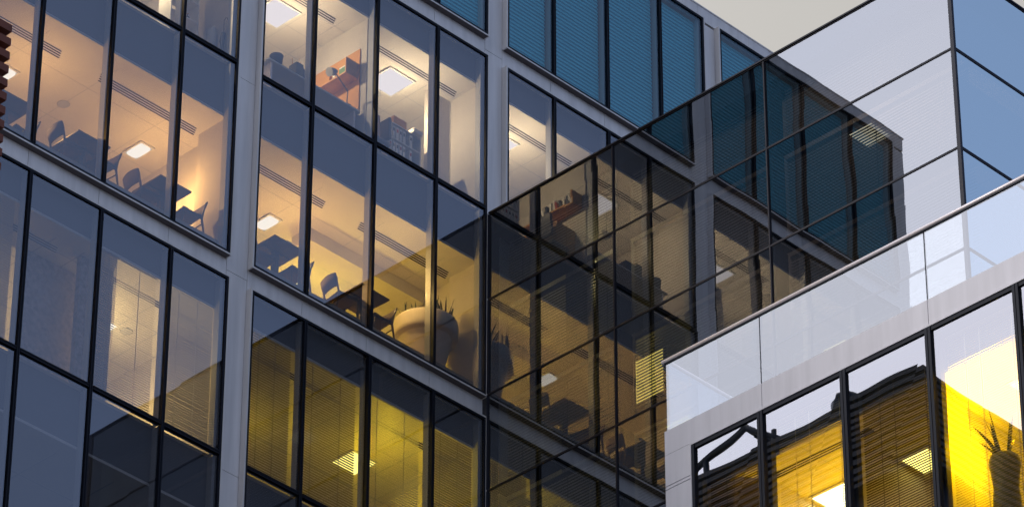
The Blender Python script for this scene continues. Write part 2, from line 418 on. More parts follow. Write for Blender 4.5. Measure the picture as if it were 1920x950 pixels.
# blinds of the block: closed teal ones on the top storey, fine drawn ones lower down
def closed_blind(parent, x0, x1, z0, z1, m_, y=.16, pitch=.088):
    b = MB(); n = int((z1-z0)/pitch); k = 0
    for i in range(n):
        z = z1-i*pitch
        b.poly([(x0, y+.03, z), (x0, y, z-pitch*.85), (x1, y, z-pitch*.85), (x1, y+.03, z)])
        b.poly([(x0, y, z-pitch*.85), (x0, y+.03, z-pitch), (x1, y+.03, z-pitch), (x1, y, z-pitch*.85)])
    return b.build('closed_blind', m_, parent)
for bi, (x0, x1, mu) in enumerate(BAYS):
    xs = [x0] + list(mu) + [x1]
    for i in range(4):
        closed_blind(windows[bi, 0], xs[i]+.10, xs[i+1]-.10, 50.05, 53.6, M['teal'])
def ablind(bi, i, z0, z1, m_=M['slatL'] if True else None, tilt=.35, pitch=.05, y=.27):
    x0, x1, mu = BAYS[bi]; xs = [x0] + list(mu) + [x1]
    a, b = xs[i]+.08, xs[i+1]-.08
    return blind(windows[bi, 2], 'y', y, a, b, z0, z1, m_, pitch, .034, tilt, (a+.35, b-.35))
ablind(0, 0, 38.4, 41.5, M['slatL'], -.3); ablind(0, 2, 38.4, 41.5, M['slatY'], .2, .045); ablind(0, 3, 38.4, 41.5, M['slatL'], -.35, .045)
ablind(1, 0, 38.4, 41.5, M['slatO'], -.12); ablind(1, 1, 38.4, 41.5, M['slatO'], .0); ablind(1, 2, 38.4, 41.5, M['slatL'], .1); ablind(1, 3, 38.4, 41.5, M['slatO'], -.3)
ablind(0, 0, 37.1, 38.1, M['slatL'], .7); ablind(0, 1, 37.2, 38.1, M['slatL'], .7)

# ------------------------------------------------------------------ glass wing (facade facing -x at x = 0, corner at y = -10.6)
wing = thing('glass_wing', (6, -5.3, GZ), 'mirror glazed wing that meets the panelled block and turns a sharp corner against the sky', 'office building', worldly=True)
TZ = [46.0, 44.17, 42.19, 40.24, 38.30, 36.35, 34.40]
MY = [0.0, -3.03, -6.55, -10.6]
DP = .36
for i, (za, zb) in enumerate(zip(TZ[:-1], TZ[1:])):
    for y1, y0 in zip(MY[:-1], MY[1:]):
        e = .03
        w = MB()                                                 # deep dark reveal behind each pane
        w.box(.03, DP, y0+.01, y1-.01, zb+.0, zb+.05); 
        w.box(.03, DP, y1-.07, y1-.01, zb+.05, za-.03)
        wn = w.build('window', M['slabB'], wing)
        f = MB(); f.box(-.012, .028, y0, y1, zb+.007, zb+.020); f.box(-.012, .028, y0, y1, za-.020, za-.007)
        f.box(-.012, .028, y0+.001, y0+.02, zb+.020, za-.020); f.box(-.03, .028, y1-.02, y1-.001, zb+.020, za-.020)
        f.box(-.015, .026, y0, y1, zb-.007, zb+.007)
        f.build('frame', M['frameB'], wn)
        pane(wn, 'x', 0.0, y0+.02, y1-.02, zb+.020, za-.020, M['gB'])
        top = za-.12 if i else za-.45
        blind(wn, 'x', DP+.05, y0+.03, y1-.10, zb+.06, top, M['slat'], .062, .046, .15 if i else .3, (y0+.55, (y0+y1)/2, y1-.45))
CX = [0.0, 4.05, 8.1, 12.0]
for i, (za, zb) in enumerate(zip(TZ[:-1], TZ[1:])):
    for x0, x1 in zip(CX[:-1], CX[1:]):
        f = MB(); yy = -10.6
        f.box(x0, x1, yy-.012, yy+.028, zb+.004, zb+.026); f.box(x0, x1, yy-.012, yy+.028, za-.026, za-.004)
        f.box(x0+.002, x0+.025, yy-.012, yy+.028, zb+.026, za-.026); f.box(x1-.025, x1-.002, yy-.012, yy+.028, zb+.026, za-.026)
        wn = f.build('window', M['frameB'], wing)
        pane(wn, 'y', yy, x0+.025, x1-.025, zb+.026, za-.026, M['gC'])
        closed_blind(wn, x0+.15, x1-.1, zb+.05, za-(.3 if i else .5), M['slatC'], yy+.16, .05)
cp = MB(); cp.box(-.026, .03, -10.632, -10.56, 34.4, 46.0); cp.build('corner_post', M['frameB'], wing)
MB().box(-.034, 12, -10.634, -.02, 46.0, 46.03).build('roof_edge', M['frameB'], wing)
MB().box(.05, 12, -10.55, -.05, 45.55, 45.99).build('roof', M['slabB'], wing)
for z in (41.41, 37.51): MB().box(1.75, 12, -10.45, -.05, z, z+.85).build('floor_slab', M['slab'], wing)
for z in (45.40, 41.35, 37.45): ceiling(wing, 1.76 if z < 45 else DP+.13, 11.9, -10.44, -.06, z, slots=[], grid=(1.2, 1.2, .01))
MB().box(0.2, 12, -.10, .0, 34.4, 45.95).build('end_wall', M['wallp'], wing)
MB().box(7.0, 7.1, -10.4, -.1, 34.4, 45.4).build('core_wall', M['wallp'], wing)
MB().box(.6, 7, -4.35, -4.25, 38.4, 45.4).build('partition_wall', M['wallp'], wing)
MB().box(.05, 12, -10.5, -.05, GZ, 34.35).build('lower_storeys', M['ebody'], wing)
MB().lathe([(.26, 42.3), (.26, 45.4)], 1.15, -1.15).build('round_column', M['wallp'], wing)

# ------------------------------------------------------------------ terrace wing (facade facing -x at x = -7, roof terrace on top)
low_w = thing('terrace_wing', (-1, -18, GZ), 'lower pale wing with yellow lit windows under a glass railed terrace', 'office building', worldly=True)
DX = -7.0; DY = [-10.93, -12.20, -13.70, -15.20, -16.70, -18.2, -19.7]
c = MB()
for y1, y0 in ((-10.42, -12.24), (-12.24, -15.22), (-15.22, -18.2), (-18.2, -21.2)):
    c.box(DX-.0, DX+.06, y0+.005, y1-.005 if y1 != -10.42 else y1, 33.335, 33.73)
c.box(DX, DX+.06, -10.90, -10.42, 32.83, 33.33); c.box(DX, DX+.06, -10.90, -10.42, 32.775, 32.815); c.box(DX, DX+.06, -10.90, -10.42, 29.0, 32.76)
c.box(DX+.06, 0, -10.44, -10.42, 29.0, 33.73); c.box(DX, DX+.06, -21.2, -19.75, 29, 33.33)
c.build('cladding', M['cladD'], low_w)
MB().box(DX+.061, DX+.08, -21.2, -10.45, 29, 33.7).build if False else None
MB().box(DX+.07, DX+.10, -10.92, -10.46, 29, 33.7).build('joint_backing', M['gap'], low_w)
lip = MB(); lip.box(DX-.02, DX+.1, -19.75, -10.905, 33.29, 33.325); lip.box(DX-.02, DX+.1, -10.925, -10.905, 29, 33.29)
lip.build('window_trim', M['cladD'], low_w)
for y1, y0 in zip(DY[:-1], DY[1:]):
    f = MB(); z0, z1 = 29.8, 33.285
    f.box(DX-.005, DX+.09, y0+.03, y1-.03, z1-.06, z1); f.box(DX-.02, DX+.10, y0+.006, y0+.05, z0, z1); f.box(DX-.02, DX+.10, y1-.05, y1-.006, z0, z1)
    f.box(DX-.005, DX+.09, y0+.05, y1-.05, z0, z0+.05)
    wn = f.build('window', M['dark'], low_w)
    pane(wn, 'x', DX+.02, y0+.05, y1-.05, z0+.05, z1-.06, M['gD'])
    q = MB(); q.box(DX+.101, DX+.2, y1-.09, y1-.03, z0, z1-.05); q.build('inner_mullion', M['grey'], wn)
    blind(wn, 'x', DX+.26, y0+.06, y1-.10, 30.0, 33.15, M['slatUnlit'] if y1 in (-10.93, -13.70) else M['slatY'], .04, .024 if y1 in (-10.93, -13.70) else .014, -.1 if y1 in (-10.93, -13.70) else .05, (y0+.3, (y0+y1)/2+.1, y1-.4))
MB().box(DX+.3, 0, -21, -10.5, 32.75, 33.7).build('terrace_deck', M['slab'], low_w)
ceiling(low_w, DX+.3, -.5, -21, -10.5, 32.70, grid=(1.2, 1.2, .006)).name = 'ceiling'
sl = MB()
for k in range(3): sl.box(DX+.62+k*.05, DX+.642+k*.05, -13.6, -11.2, 32.69, 32.696)
sl.build('air_slot', M['slot'], low_w)
sl = MB()
for k in range(3): sl.box(DX+.62+k*.05, DX+.642+k*.05, -18.8, -16.3, 32.69, 32.696)
sl.build('air_slot', M['slot'], low_w)
MB().box(DX+.3, -.5, -21, -10.5, 29.2, 29.8).build('office_floor', M['floor'], low_w)
MB().box(-2.6, -2.5, -21, -10.5, 29.8, 32.7).build('back_wall', M['wallp'], low_w)
MB().box(DX+.06, 12.02, -21.26, -21.2, GZ, 33.73).build('side_cladding', M['cladD'], low_w)
MB().box(DX+.061, DX+.3, -21.19, -19.8, GZ, 33.3).build('side_pier', M['wallp'], low_w)
MB().box(DX+.3, -2.5, -10.6, -10.5, 29.8, 32.7).build('end_wall', M['wallp'], low_w)
MB().box(DX+.35, DX+1.0, -15.0, -14.88, 29.8, 32.7).build('partition_wall', M['wallp'], low_w)
for y_ in (-11.72, -13.25, -14.80): MB().box(DX+.75, -2.6, y_-.05, y_+.05, 29.8, 32.69).build('partition_wall', M['wallp'], low_w)
MB().box(DX+.1, 12, -21.18, -10.65, GZ, 29.1).build('lower_storeys', M['cladD'], low_w)
MB().box(-3, 12, -21, -10.75, 29.1, 33.6).build('rear_block', M['cladD'], low_w)

bal = thing('terrace_balustrade', (-6.95, -10.45, 33.73), 'frameless glass balustrade with steel handrail along the terrace edge', 'balustrade', worldly=True)
for y1, y0 in ((-10.44, -12.22), (-12.22, -15.20), (-15.20, -18.2), (-18.2, -21.2)):
    g = pane(bal, 'x', -6.97, y0+.012, y1-.008, 33.70, 34.89, M['gRail'], 'glass_panel', .017)
    q = MB(); q.box(-6.972, -6.948, y0-.006, y0+.006, 33.73, 34.90); q.build('panel_joint', M['dark'], bal)
MB().tube([(-6.96, -10.38, 34.915), (-6.96, -21.2, 34.915)], .038, 16).build('handrail', M['steel'], bal)
MB().box(-6.985, -6.935, -21.2, -10.42, 34.862, 34.884).build('rail_channel', M['dark'], bal)
for x0, x1 in ((-6.93, -4.6), (-4.58, -2.3), (-2.28, -.05)):
    pane(bal, 'y', -10.46, x0, x1, 33.70, 34.89, M['gRail'], 'glass_panel', .017)
MB().tube([(-6.96, -10.45, 34.915), (-.05, -10.45, 34.915)], .036, 14).build('handrail', M['steel'], bal)

# ------------------------------------------------------------------ neighbour with terracotta fins, at the left edge
fb = thing('finned_building', (-32, -12, GZ), 'terracotta finned neighbour cutting into the left edge of the picture', 'building', worldly=True)
fx, fy, fz = -25.2, -18.35, 26.75
MB().box(-45, fx-.5, fy+.5, -4, GZ, fz-.3).build('wall', M['ebody'], fb)
z = fz
for k in range(60):
    f = MB(); z0 = z-.085; ext = .0 if k < 60 else 0
    f.box(-45, fx, fy, fy+.16, z0, z); f.box(fx-.16, fx, fy+.16, -4, z0, z)
    f.build('terracotta_fin', M['terra'], fb); z -= .165
for x in (fx-.45, fx-2.2, fx-4): MB().box(x-.05, x+.02, fy+.16, fy+.26, fz-10, fz-.1).build('fin_bracket', M['esteel'], fb)

# ------------------------------------------------------------------ building across the court, seen only in the mirror glass
ex, ey, ez = -24.0, -1.63, 46.74
eb = thing('dark_louvred_building', (-40, 12, GZ), 'dark building with louvred top reflected in the terrace wing windows', 'building', worldly=True)
MB().box(-70, ex-.35, ey+.35, 32, GZ, ez-.2).build('wall', M['ebody'], eb)
lv = MB(); z = ez
for k in range(13):
    lv.box(-70, ex, ey, ey+.3, z-.09, z); lv.box(ex-.3, ex, ey+.3, 32, z-.09, z); z -= .16
lv.build('louvre', M['esteel'], eb)
for k in range(6):
    MB().box(ex-.34, ex-.33, 2+k*4.6, 5.4+k*4.6, 38, 42.4).build('window', M['dark'], eb)
rf = MB()
for y, h in ((2.2, .5), (3.6, 1.35), (5.3, .5)):
    pass
rf.tube([(ex-.6, 1.9, ez), (ex-.6, 3.4, ez+1.15), (ex-.6, 5.4, ez+.35), (ex-.6, 7.5, ez+.9)], .07, 6)
rf.tube([(ex-3.5, 1.9, ez), (ex-3.5, 3.4, ez+1.15), (ex-3.5, 5.4, ez+.35), (ex-3.5, 7.5, ez+.9)], .07, 6)
for y, h in ((3.4, 1.15), (5.4, .35), (7.5, .9)): rf.tube([(ex-.6, y, ez+h), (ex-3.5, y, ez+h)], .07, 6)
for y in (2.6, 4.4, 6.4): rf.tube([(ex-.6, y, ez-.2), (ex-.6, y, ez+.7)], .06, 6)
rf.build('roof_frame', M['esteel'], eb)
MB().lathe([(.36, ez-.2), (.36, ez+.62), (.30, ez+.7)], ex-.9, .9).build('tank', M['ebody'], eb)

# ================================================================== THINGS INSIDE
# ---- ceiling lights
LAMP = {}
def ceiling_light(x, y, z, w, d, color, e, power, label, group=None, r=0.0, drop=.8, lp=None, oy=-.65, ox=0.0):
    t = thing('ceiling_light', (x, y, z), label, 'ceiling light', group)
    f = MB(); k = .03
    f.box(-w/2-k, w/2+k, -d/2-k, -d/2, -.03, -.004); f.box(-w/2-k, w/2+k, d/2, d/2+k, -.03, -.004); f.box(-w/2-k, -w/2, -d/2, d/2, -.03, -.004); f.box(w/2, w/2+k, -d/2, d/2, -.03, -.004)
    f.build('frame', M['white'], t)
    key = (color, e)
    if key not in LAMP: LAMP[key] = emis('lit diffuser', color, e)
    q = MB(); n = 12 if r else 0
    if r:
        pts = []
        for cx_, cy_, a0 in ((w/2-r, d/2-r, 0), (-w/2+r, d/2-r, 90), (-w/2+r, -d/2+r, 180), (w/2-r, -d/2+r, 270)):
            for s in range(5):
                a = R(a0+s*22.5); pts.append((cx_+r*math.cos(a), cy_+r*math.sin(a), -.034))
        q.poly(pts[::-1])
        q.poly([(x_, y_, -.012) for x_, y_, _ in pts])
        for i in range(len(pts)):
            a, b = pts[i], pts[(i+1) % len(pts)]; q.poly([a, b, (b[0], b[1], -.012), (a[0], a[1], -.012)])
    else: q.box(-w/2, w/2, -d/2, d/2, -.028, -.01)
    q.build('diffuser', LAMP[key], t)
    if power: point(t, (ox, oy, -drop), power*3.2, lp or color)
    return t
CREAM = (1.0, .76, .42); AMB = (1.0, .54, .15); YEL = (1.0, .68, .02); DEEP = (1.0, .58, .0); CW = (1, .90, .85)
# top offices
GU = 'square ceiling lights of the bright upper offices'
ceiling_light(-4.13, 1.28, 48.95, .6, .6, CW, 1.4, 30, 'square white ceiling light in the office with the orange shelf', GU, lp=CREAM, drop=.85, oy=-.35)
ceiling_light(-1.27, 1.28, 48.95, .6, .6, CW, 1.4, 30, 'square white ceiling light above the bookcase of white files', GU, lp=CREAM, drop=.85, oy=-.35)
ceiling_light(-7.47, 1.28, 48.95, .6, .6, CW, 1.4, 55, 'square white ceiling light near the hanging umbrella', GU, lp=CREAM, drop=.85, oy=-.35)
ceiling_light(1.45, 1.28, 48.95, .6, .6, CW, 1.4, 30, 'square white ceiling light just above the wing roof line', GU, lp=CREAM, drop=.85, oy=-.35)
# canteen storey
GM = 'small rounded ceiling lights over the tables'
ceiling_light(-6.53, 1.98, 45.05, .26, .42, (1, .88, .7), 1.7, 27, 'rounded ceiling light above the right hand table in the left bay', GM, .09, lp=AMB, drop=1.15)
ceiling_light(-9.55, 1.98, 45.05, .26, .42, (1, .88, .7), 1.7, 27, 'rounded ceiling light at the far left beside the terracotta fins', GM, .09, lp=AMB, drop=1.15)
ceiling_light(-3.52, 1.98, 45.05, .26, .42, (1, .88, .7), 1.7, 27, 'rounded ceiling light above the menu card in the middle bay', GM, .09, lp=AMB, drop=1.15)
ceiling_light(-.95, 3.1, 45.05, .26, .42, (1, .88, .7), 1.7, 13, 'added ceiling light behind the planter leaves with its bulb set forward to brighten the planter', GM, .09, lp=(1, .62, .17), ox=-.8, oy=-2.6, drop=1.05)  # added fill for the planter; the bulb hangs far in front of its fitting
ceiling_light(-1.9, 3.0, 45.05, .26, .42, (1, .85, .4), 1.7, 34, 'yellow ceiling light at the back of the room behind the planter', GM, .09, lp=(1, .66, .04), oy=-.3, drop=1.2)
# blinds storey
GL = 'square ceiling lights behind the drawn blinds'
ceiling_light(-1.27, 2.0, 41.13, .56, .54, (1, .85, .2), 3, 20, 'yellow ceiling light behind the blinds of the middle bay', GL, lp=YEL)
ceiling_light(-7.25, 1.97, 41.13, .56, .50, (1, .9, .7), 2.4, 46, 'ceiling light beside the tiled ceiling of the left bay', GL, lp=(1, .70, .26), oy=-.1, drop=1.5)
ceiling_light(-3.6, 3.2, 41.13, .56, .54, (1, .85, .2), 3, 14, 'second yellow ceiling light deeper in the middle bay', GL, lp=YEL)
# glass wing
GW = 'amber ceiling lights inside the glass wing'
ceiling_light(1.5, -.75, 45.40, .5, .5, (1, .75, .3), 1.3, 3, 'amber ceiling light beside the round column in the wing', GW, lp=(1, .74, .28))
ceiling_light(2.0, -2.7, 41.35, .5, .5, (1, .8, .15), 1.3, 6, 'amber ceiling light in the lower middle of the wing', GW, lp=(1, .74, .2))
ceiling_light(2.2, -7.0, 45.40, .5, .5, (1, .8, .5), 1.3, 8, 'amber ceiling light in the corner office of the wing', GW, lp=(1, .6, .34), drop=1.4)
ceiling_light(2.2, -6.2, 41.35, .5, .5, (1, .75, .3), 1.3, 2.5, 'amber ceiling light in the wing above the terrace', GW, lp=(1, .7, .3))
# terrace wing
GD = 'yellow lit ceiling lights in the terrace wing'
ceiling_light(-5.30, -12.15, 32.70, .5, .6, (1, .97, .7), 8, 60, 'brightest ceiling light at the bottom of the second terrace wing window', GD, lp=DEEP, oy=-.3, drop=1.2)
ceiling_light(-5.05, -12.62, 32.70, .3, .3, (1, .85, .2), 4, 0, 'small yellow ceiling light at the lower left of the third window', GD)
ceiling_light(-5.2, -13.62, 32.70, .5, .45, (1, .85, .25), 5, 9, 'yellow ceiling light at the right side of the third window', GD, lp=DEEP, oy=-.4, drop=1.2)
ceiling_light(-5.7, -15.9, 32.70, .45, .45, (1, .9, .3), 4, 85, 'yellow ceiling light behind the vase of pointed leaves', GD, lp=DEEP, ox=-.35, oy=.55, drop=.75)

wlit = thing('added_glow_panel', (1.0, -2.9, 40.87), 'added glowing panel standing in for the yellow lit patch behind the wing blinds', 'glow panel')  # added emitter standing in for a lit surface inside the wing
b = MB(); b.box(.0, .06, -.34, .34, .42, 1.33); b.build('frame', M['grey'], wlit)
b = MB(); b.box(-.012, -.002, -.31, .31, .45, 1.3); b.build('glow_panel', emis('yellow glow stand-in', (1, .68, .14), 2.0), wlit)

# ---- chairs and tables of the canteen storey
def make_chair(label, group):
    t = thing('dining_chair', (0, 0, 0), label, 'chair', group)          # faces +x, back at -x
    s = MB(); n = 8; w = .225
    for k, zz in ((0, .445), (1, .475)):
        for i in range(n+1):
            u = i/n; x = -.21+.42*u; z = zz - .018*math.sin(math.pi*u) - (.015 if u > .9 else 0); hw = w*(1-.12*(1-u))
            s.v += [(x, -hw, z), (x, -hw*.5, z-.012), (x, hw*.5, z-.012), (x, hw, z)]
    m_ = (n+1)*4
    for i in range(n):
        for j in range(3):
            a = i*4+j; s.f.append([a, a+1, a+5, a+4]); s.f.append([m_+a+4, m_+a+5, m_+a+1, m_+a]); s.mi += [0, 0]; s.smooth += [True, True]
        a = i*4; s.f.append([a, a+4, m_+a+4, m_+a]); a += 3; s.f.append([a+4, a, m_+a, m_+a+4]); s.mi += [0, 0]; s.smooth += [False]*2
    for j in range(3):
        s.f.append([j+1, j, m_+j, m_+j+1]); a = n*4+j; s.f.append([a, a+1, m_+a+1, m_+a]); s.mi += [0, 0]; s.smooth += [False]*2
    s.build('seat', M['uph'], t)
    b = MB(); n = 10
    for lay in (0, .022):
        for zz, lean, hw in ((.545, .0, .20), (.66, .03, .225), (.80, .065, .215)):
            for i in range(n+1):
                u = i/n*2-1; b.v.append((-.225-lean-.035*(1-u*u)-lay, u*hw, zz-(.02*u*u if zz > .7 else -.012*u*u)))
    r_ = n+1; L_ = 3*r_
    for i in range(n):
        for j in range(2):
            a = j*r_+i; b.f.append([a, a+1, a+r_+1, a+r_]); b.f.append([L_+a+r_, L_+a+r_+1, L_+a+1, L_+a]); b.mi += [0, 0]; b.smooth += [True, True]
        b.f.append([i+1, i, L_+i, L_+i+1]); a = 2*r_+i; b.f.append([a, a+1, L_+a+1, L_+a]); b.mi += [0, 0]; b.smooth += [False]*2
    for j in range(2):
        a = j*r_; b.f.append([a, a+r_, L_+a+r_, L_+a]); a = j*r_+n; b.f.append([a+r_, a, L_+a, L_+a+r_]); b.mi += [0, 0]; b.smooth += [False]*2
    b.build('backrest', M['uph'], t)
    for sy in (-1, 1):
        MB().tube([(.20, sy*.21, 0), (.185, sy*.185, .43)], [.013, .02], 8).build('leg', M['wood'], t)
        MB().tube([(-.27, sy*.215, 0), (-.205, sy*.20, .40), (-.235, sy*.20, .56), (-.285, sy*.2, .76)], [.013, .021, .018, .012], 8).build('leg', M['wood'], t)
        MB().tube([(.19, sy*.19, .395), (-.205, sy*.20, .395)], .015, 6).build('side_rail', M['wood'], t)
    MB().tube([(-.215, -.2, .30), (-.215, .2, .30)], .011, 6).build('stretcher', M['wood'], t)
    return t
def make_table(label, group):
    t = thing('cafe_table', (0, 0, 0), label, 'table', group)
    MB().box(-.35, .35, -.36, .36, .72, .75).build('tabletop', M['wood'], t, bevel=.006)
    MB().box(-.05, .05, -.05, .05, .04, .70).build('pedestal', M['grey'], t, bevel=.004)
    b = MB(); b.box(-.28, .28, -.03, .03, .0, .03); b.box(-.03, .03, -.28, .28, .031, .05); b.build('foot', M['grey'], t)
    b = MB(); b.box(-.3, .3, -.03, .03, .70, .719); b.build('top_brace', M['grey'], t)
    return t
GCH = 'walnut dining chairs at the canteen tables'; GT = 'square dark tables by the canteen windows'
F3 = 42.5
chair = make_chair('brown curved back chair left of the right hand table in the left bay', GCH)
table = make_table('square table right of the chair pair in the left bay, next to the pale pier', GT)
bpy.context.view_layer.update(); freeze(chair); freeze(table)
chair.location = (-7.45, .66, F3); chair.rotation_euler.z = R(-6)
table.location = (-7.08, .66, F3)
dup(chair, (-6.60, .60, F3), R(176), 'lone chair under the pale pier with its backrest turned to the pier')
dup(chair, (-8.56, .54, F3), R(184), 'chair facing left just left of the mullion, below the lit lamp')
dup(chair, (-9.20, .55, F3), R(-7), 'large foreground chair near the left edge tucked under the left table')
dup(chair, (-10.06, .85, F3), R(180), 'chair back half hidden at the mullion nearest the terracotta fins')
dup(chair, (-10.85, .62, F3), R(0), 'leftmost chair whose back just shows beside the terracotta fins')
dup(table, (-8.86, .68, F3), 0, 'square table between the foreground chair and the left facing chair')
dup(table, (-10.45, .72, F3), 0, 'leftmost square table partly behind the terracotta fins')
# middle bay
dup(table, (-2.54, .58, F3), R(2), 'square table beside the large round planter')
dup(chair, (-2.16, .60, F3), R(176), 'dark chair pushed up against the large round planter')
dup(chair, (-3.04, .52, F3), R(-8), 'chair with upright pale lit back in the centre of the middle bay')
dup(chair, (-4.16, .58, F3), R(180), 'chair facing left with yellow light on its back in the middle bay')
dup(table, (-4.56, .58, F3), 0, 'square table under the menu card in the middle bay')
dup(chair, (-4.86, .62, F3), R(-6), 'chair beside the pale frame at the left end of the middle bay')
dup(chair, (-9.35, 1.25, F3), R(8), 'far chair glimpsed behind the mullion of the left bay')

mc = thing('menu_card', (-4.40, .40, F3+.75), 'white menu card standing on the table in the middle bay', 'menu card')
b = MB(); b.poly([(-.06, -.03, 0), (.06, -.03, 0), (.06, 0, .19), (-.06, 0, .19)]); b.poly([(.06, .03, 0), (-.06, .03, 0), (-.06, .001, .19), (.06, .001, .19)]); b.box(-.06, .06, -.03, .03, 0, .003)
b.build('folded_card', M['paper'], mc)
b = MB(); b.box(-.03, .03, -.022, -.0205, .06, .09); b.build('printed_block', M['grey'], mc)
nb = thing('napkin_holder', (-8.98, .5, F3+.75), 'pale napkin holder on the left table', 'napkin holder')
b = MB(); b.box(-.05, .05, -.035, -.03, 0, .11); b.box(-.05, .05, .03, .035, 0, .11); b.box(-.05, .05, -.03, .03, 0, .005); b.build('holder', M['steel'], nb)
b = MB(); b.box(-.045, .045, -.026, .026, .006, .13); b.build('napkins', M['paper'], nb)
bt = thing('glass_bottle', (-7.02, .48, F3+.75), 'pale bottle standing on the table near the pier', 'bottle')
MB().lathe([(.03, 0), (.032, .12), (.012, .17), (.012, .22)], n=14).build('body', M['white'], bt); MB().lathe([(.014, .22), (.014, .24)], n=12).build('cap', M['grey'], bt)
for k, (x, y, z) in enumerate(((-9.98, 1.75, 45.05), (-8.3, 1.9, 45.05), (-1.2, 1.75, 48.95), (-6.75, 1.75, 41.13))):
    s = thing('ceiling_speaker', (x, y, z), ('round ceiling speaker left of the leftmost lamp', 'round ceiling speaker behind the mullion above the chairs', 'round ceiling speaker in the bright upper office', 'round ceiling speaker in the yellow tiled ceiling')[k], 'speaker', 'round speakers set in the ceilings')
    MB().lathe([(.10, -.004), (.11, -.012), (.09, -.016), (.0, -.014)], n=24).build('grille', M['inner'], s)

# ---- big planter
pl = thing('round_planter', (-.70, .86, F3), 'huge pale round planter with a thick rolled rim beside the dark chair', 'planter')
MB().lathe([(.24, 0), (.27, .01), (.38, .45), (.47, .84), (.49, .86), (.55, .875), (.575, .90), (.585, .96), (.59, 1.14), (.575, 1.20), (.55, 1.225), (.52, 1.22), (.50, 1.17), (.0, 1.17)], n=56).build('pot', M['pot'], pl)
b = MB()
def blade(b, x, y, z, h, lean, ang, w=.016, n=6, curve=1.6):
    for i in range(n+1):
        u = i/n; r_ = lean*u**curve; px_, py_ = x+r_*math.cos(ang), y+r_*math.sin(ang); ww = 2.0*w*(1-u)**.7*(1-.3*(1-u))+.0006
        dx, dy = -math.sin(ang+.7)*ww, math.cos(ang+.7)*ww
        b.v += [(px_-dx, py_-dy, z+h*u), (px_+.25*ww*math.cos(ang), py_+.25*ww*math.sin(ang), z+h*u), (px_+dx, py_+dy, z+h*u)]
    k = len(b.v)-(n+1)*3
    for i in range(n):
        for j in (0, 1):
            a = k+i*3+j; b.f.append([a, a+1, a+4, a+3]); b.mi.append(0); b.smooth.append(True)
for i in range(15):
    a = rnd.uniform(0, 6.28); rr = rnd.uniform(.22, .44); x, y = rr*math.cos(a), rr*math.sin(a)-.05
    for j in range(3): blade(b, x+rnd.uniform(-.04, .04), y+rnd.uniform(-.04, .04), 1.15, rnd.uniform(.30, .50), rnd.uniform(.03, .2), rnd.uniform(0, 6.28), .018)
b.build('leaves', M['leaf'], pl)

# ---- vase with pointed leaves in the terrace wing
vz = thing('tall_vase', (-6.28, -15.78, 29.8), 'tall olive vase of pointed leaves in the bright yellow window', 'vase')
MB().lathe([(.20, 0), (.21, .5), (.19, .8), (.17, 1.05), (.19, 1.25), (.215, 1.42), (.20, 1.50), (.16, 1.53), (.15, 1.50), (0, 1.5)], n=40).build('pot', M['vase'], vz)
b = MB()
for h, ln, an, w in ((.95, .12, 2.0, .022), (.62, .33, 2.1, .03), (.78, .22, 1.6, .026), (.6, .10, 2.4, .034), (.66, .05, -1.0, .036), (.75, .1, -.7, .028), (.55, .24, -1.3, .026), (.4, .28, 1.9, .026), (.5, .18, 1.2, .022), (.35, .2, -2.0, .022)):
    blade(b, .05*math.cos(an), .07*math.sin(an), 1.45, h, ln, an, w, 9)
b.build('leaves', M['leaf'], vz)

# ---- upper office of the middle bay: orange shelf, desk lamp, boxes
ws = thing('orange_shelf_unit', (-2.89, .75, 47.3), 'orange pinboard with a boxed shelf on the partition wall', 'shelf')
b = MB(); b.box(0, .02, -.36, .85, -.35, 1.04); b.build('pinboard', M['orange'], ws)
b = MB(); b.box(-.30, 0, -.33, .85, .38, .41); b.build('shelf_board', M['oak'], ws)
b = MB(); b.box(-.30, 0, -.33, -.305, .41, .72); b.build('shelf_end', M['oak'], ws)
b = MB(); b.box(-.28, 0, -.30, .0, -.36, -.33); b.build('lower_board', M['oak'], ws)
bxs = thing('archive_box', (-3.02, .56, 47.714), 'green and white box on the orange shelf', 'box')
b = MB(); b.box(-.11, .11, -.10, .10, 0, .2); b.build('carton', M['white'], bxs, bevel=.004); b = MB(); b.box(-.1105, -.1095, -.1, .1, .02, .17); b.box(-.1, .1, -.1008, -.1001, .02, .17); b.build('label_band', M['green'], bxs)
for k, y in enumerate((.78, .84, .95)):
    bk_ = thing('book', (-3.03, y, 47.714), ('thin white book leaning on the orange shelf', 'white book beside the green box', 'yellow book at the far end of the orange shelf')[k], 'book')
    b = MB(); b.box(-.08, .08, -.012, .012, 0, .2); b.build('cover', [M['white'], M['white'], M['orange']][k], bk_); bk_.rotation_euler.x = R(-14 if k == 0 else 3)
    b = MB(); b.box(-.076, .08, -.009, .009, .2, .203); b.build('pages', M['paper'], bk_)
dl = thing('desk_lamp', (-3.15, .42, 46.93), 'black jointed desk lamp with pale head below the orange shelf', 'desk lamp')
MB().lathe([(.09, 0), (.09, .02), (.02, .03)], n=20).build('base', M['grey'], dl)
MB().tube([(0, 0, .02), (.02, 0, .36)], .012, 8).build('lower_arm', M['grey'], dl); MB().tube([(.02, 0, .36), (-.30, .0, .60)], .012, 8).build('upper_arm', M['grey'], dl)
b = MB(); b.tube([(-.26, 0, .64), (-.33, 0, .60), (-.44, 0, .54)], [.03, .07, .085], 14); b.build('lamp_shade', M['inner'], dl)
dk = thing('office_desk', (-3.6, .95, 46.2), 'pale office desk under the orange shelf', 'desk')
b = MB(); b.box(-1.5, .7, -.62, .45, .70, .73); b.build('top', M['white'], dk)
for x in (-1.4, .6):
    b = MB(); b.box(x-.02, x+.02, -.58, .4, 0, .70); b.build('leg', M['steel'], dk)
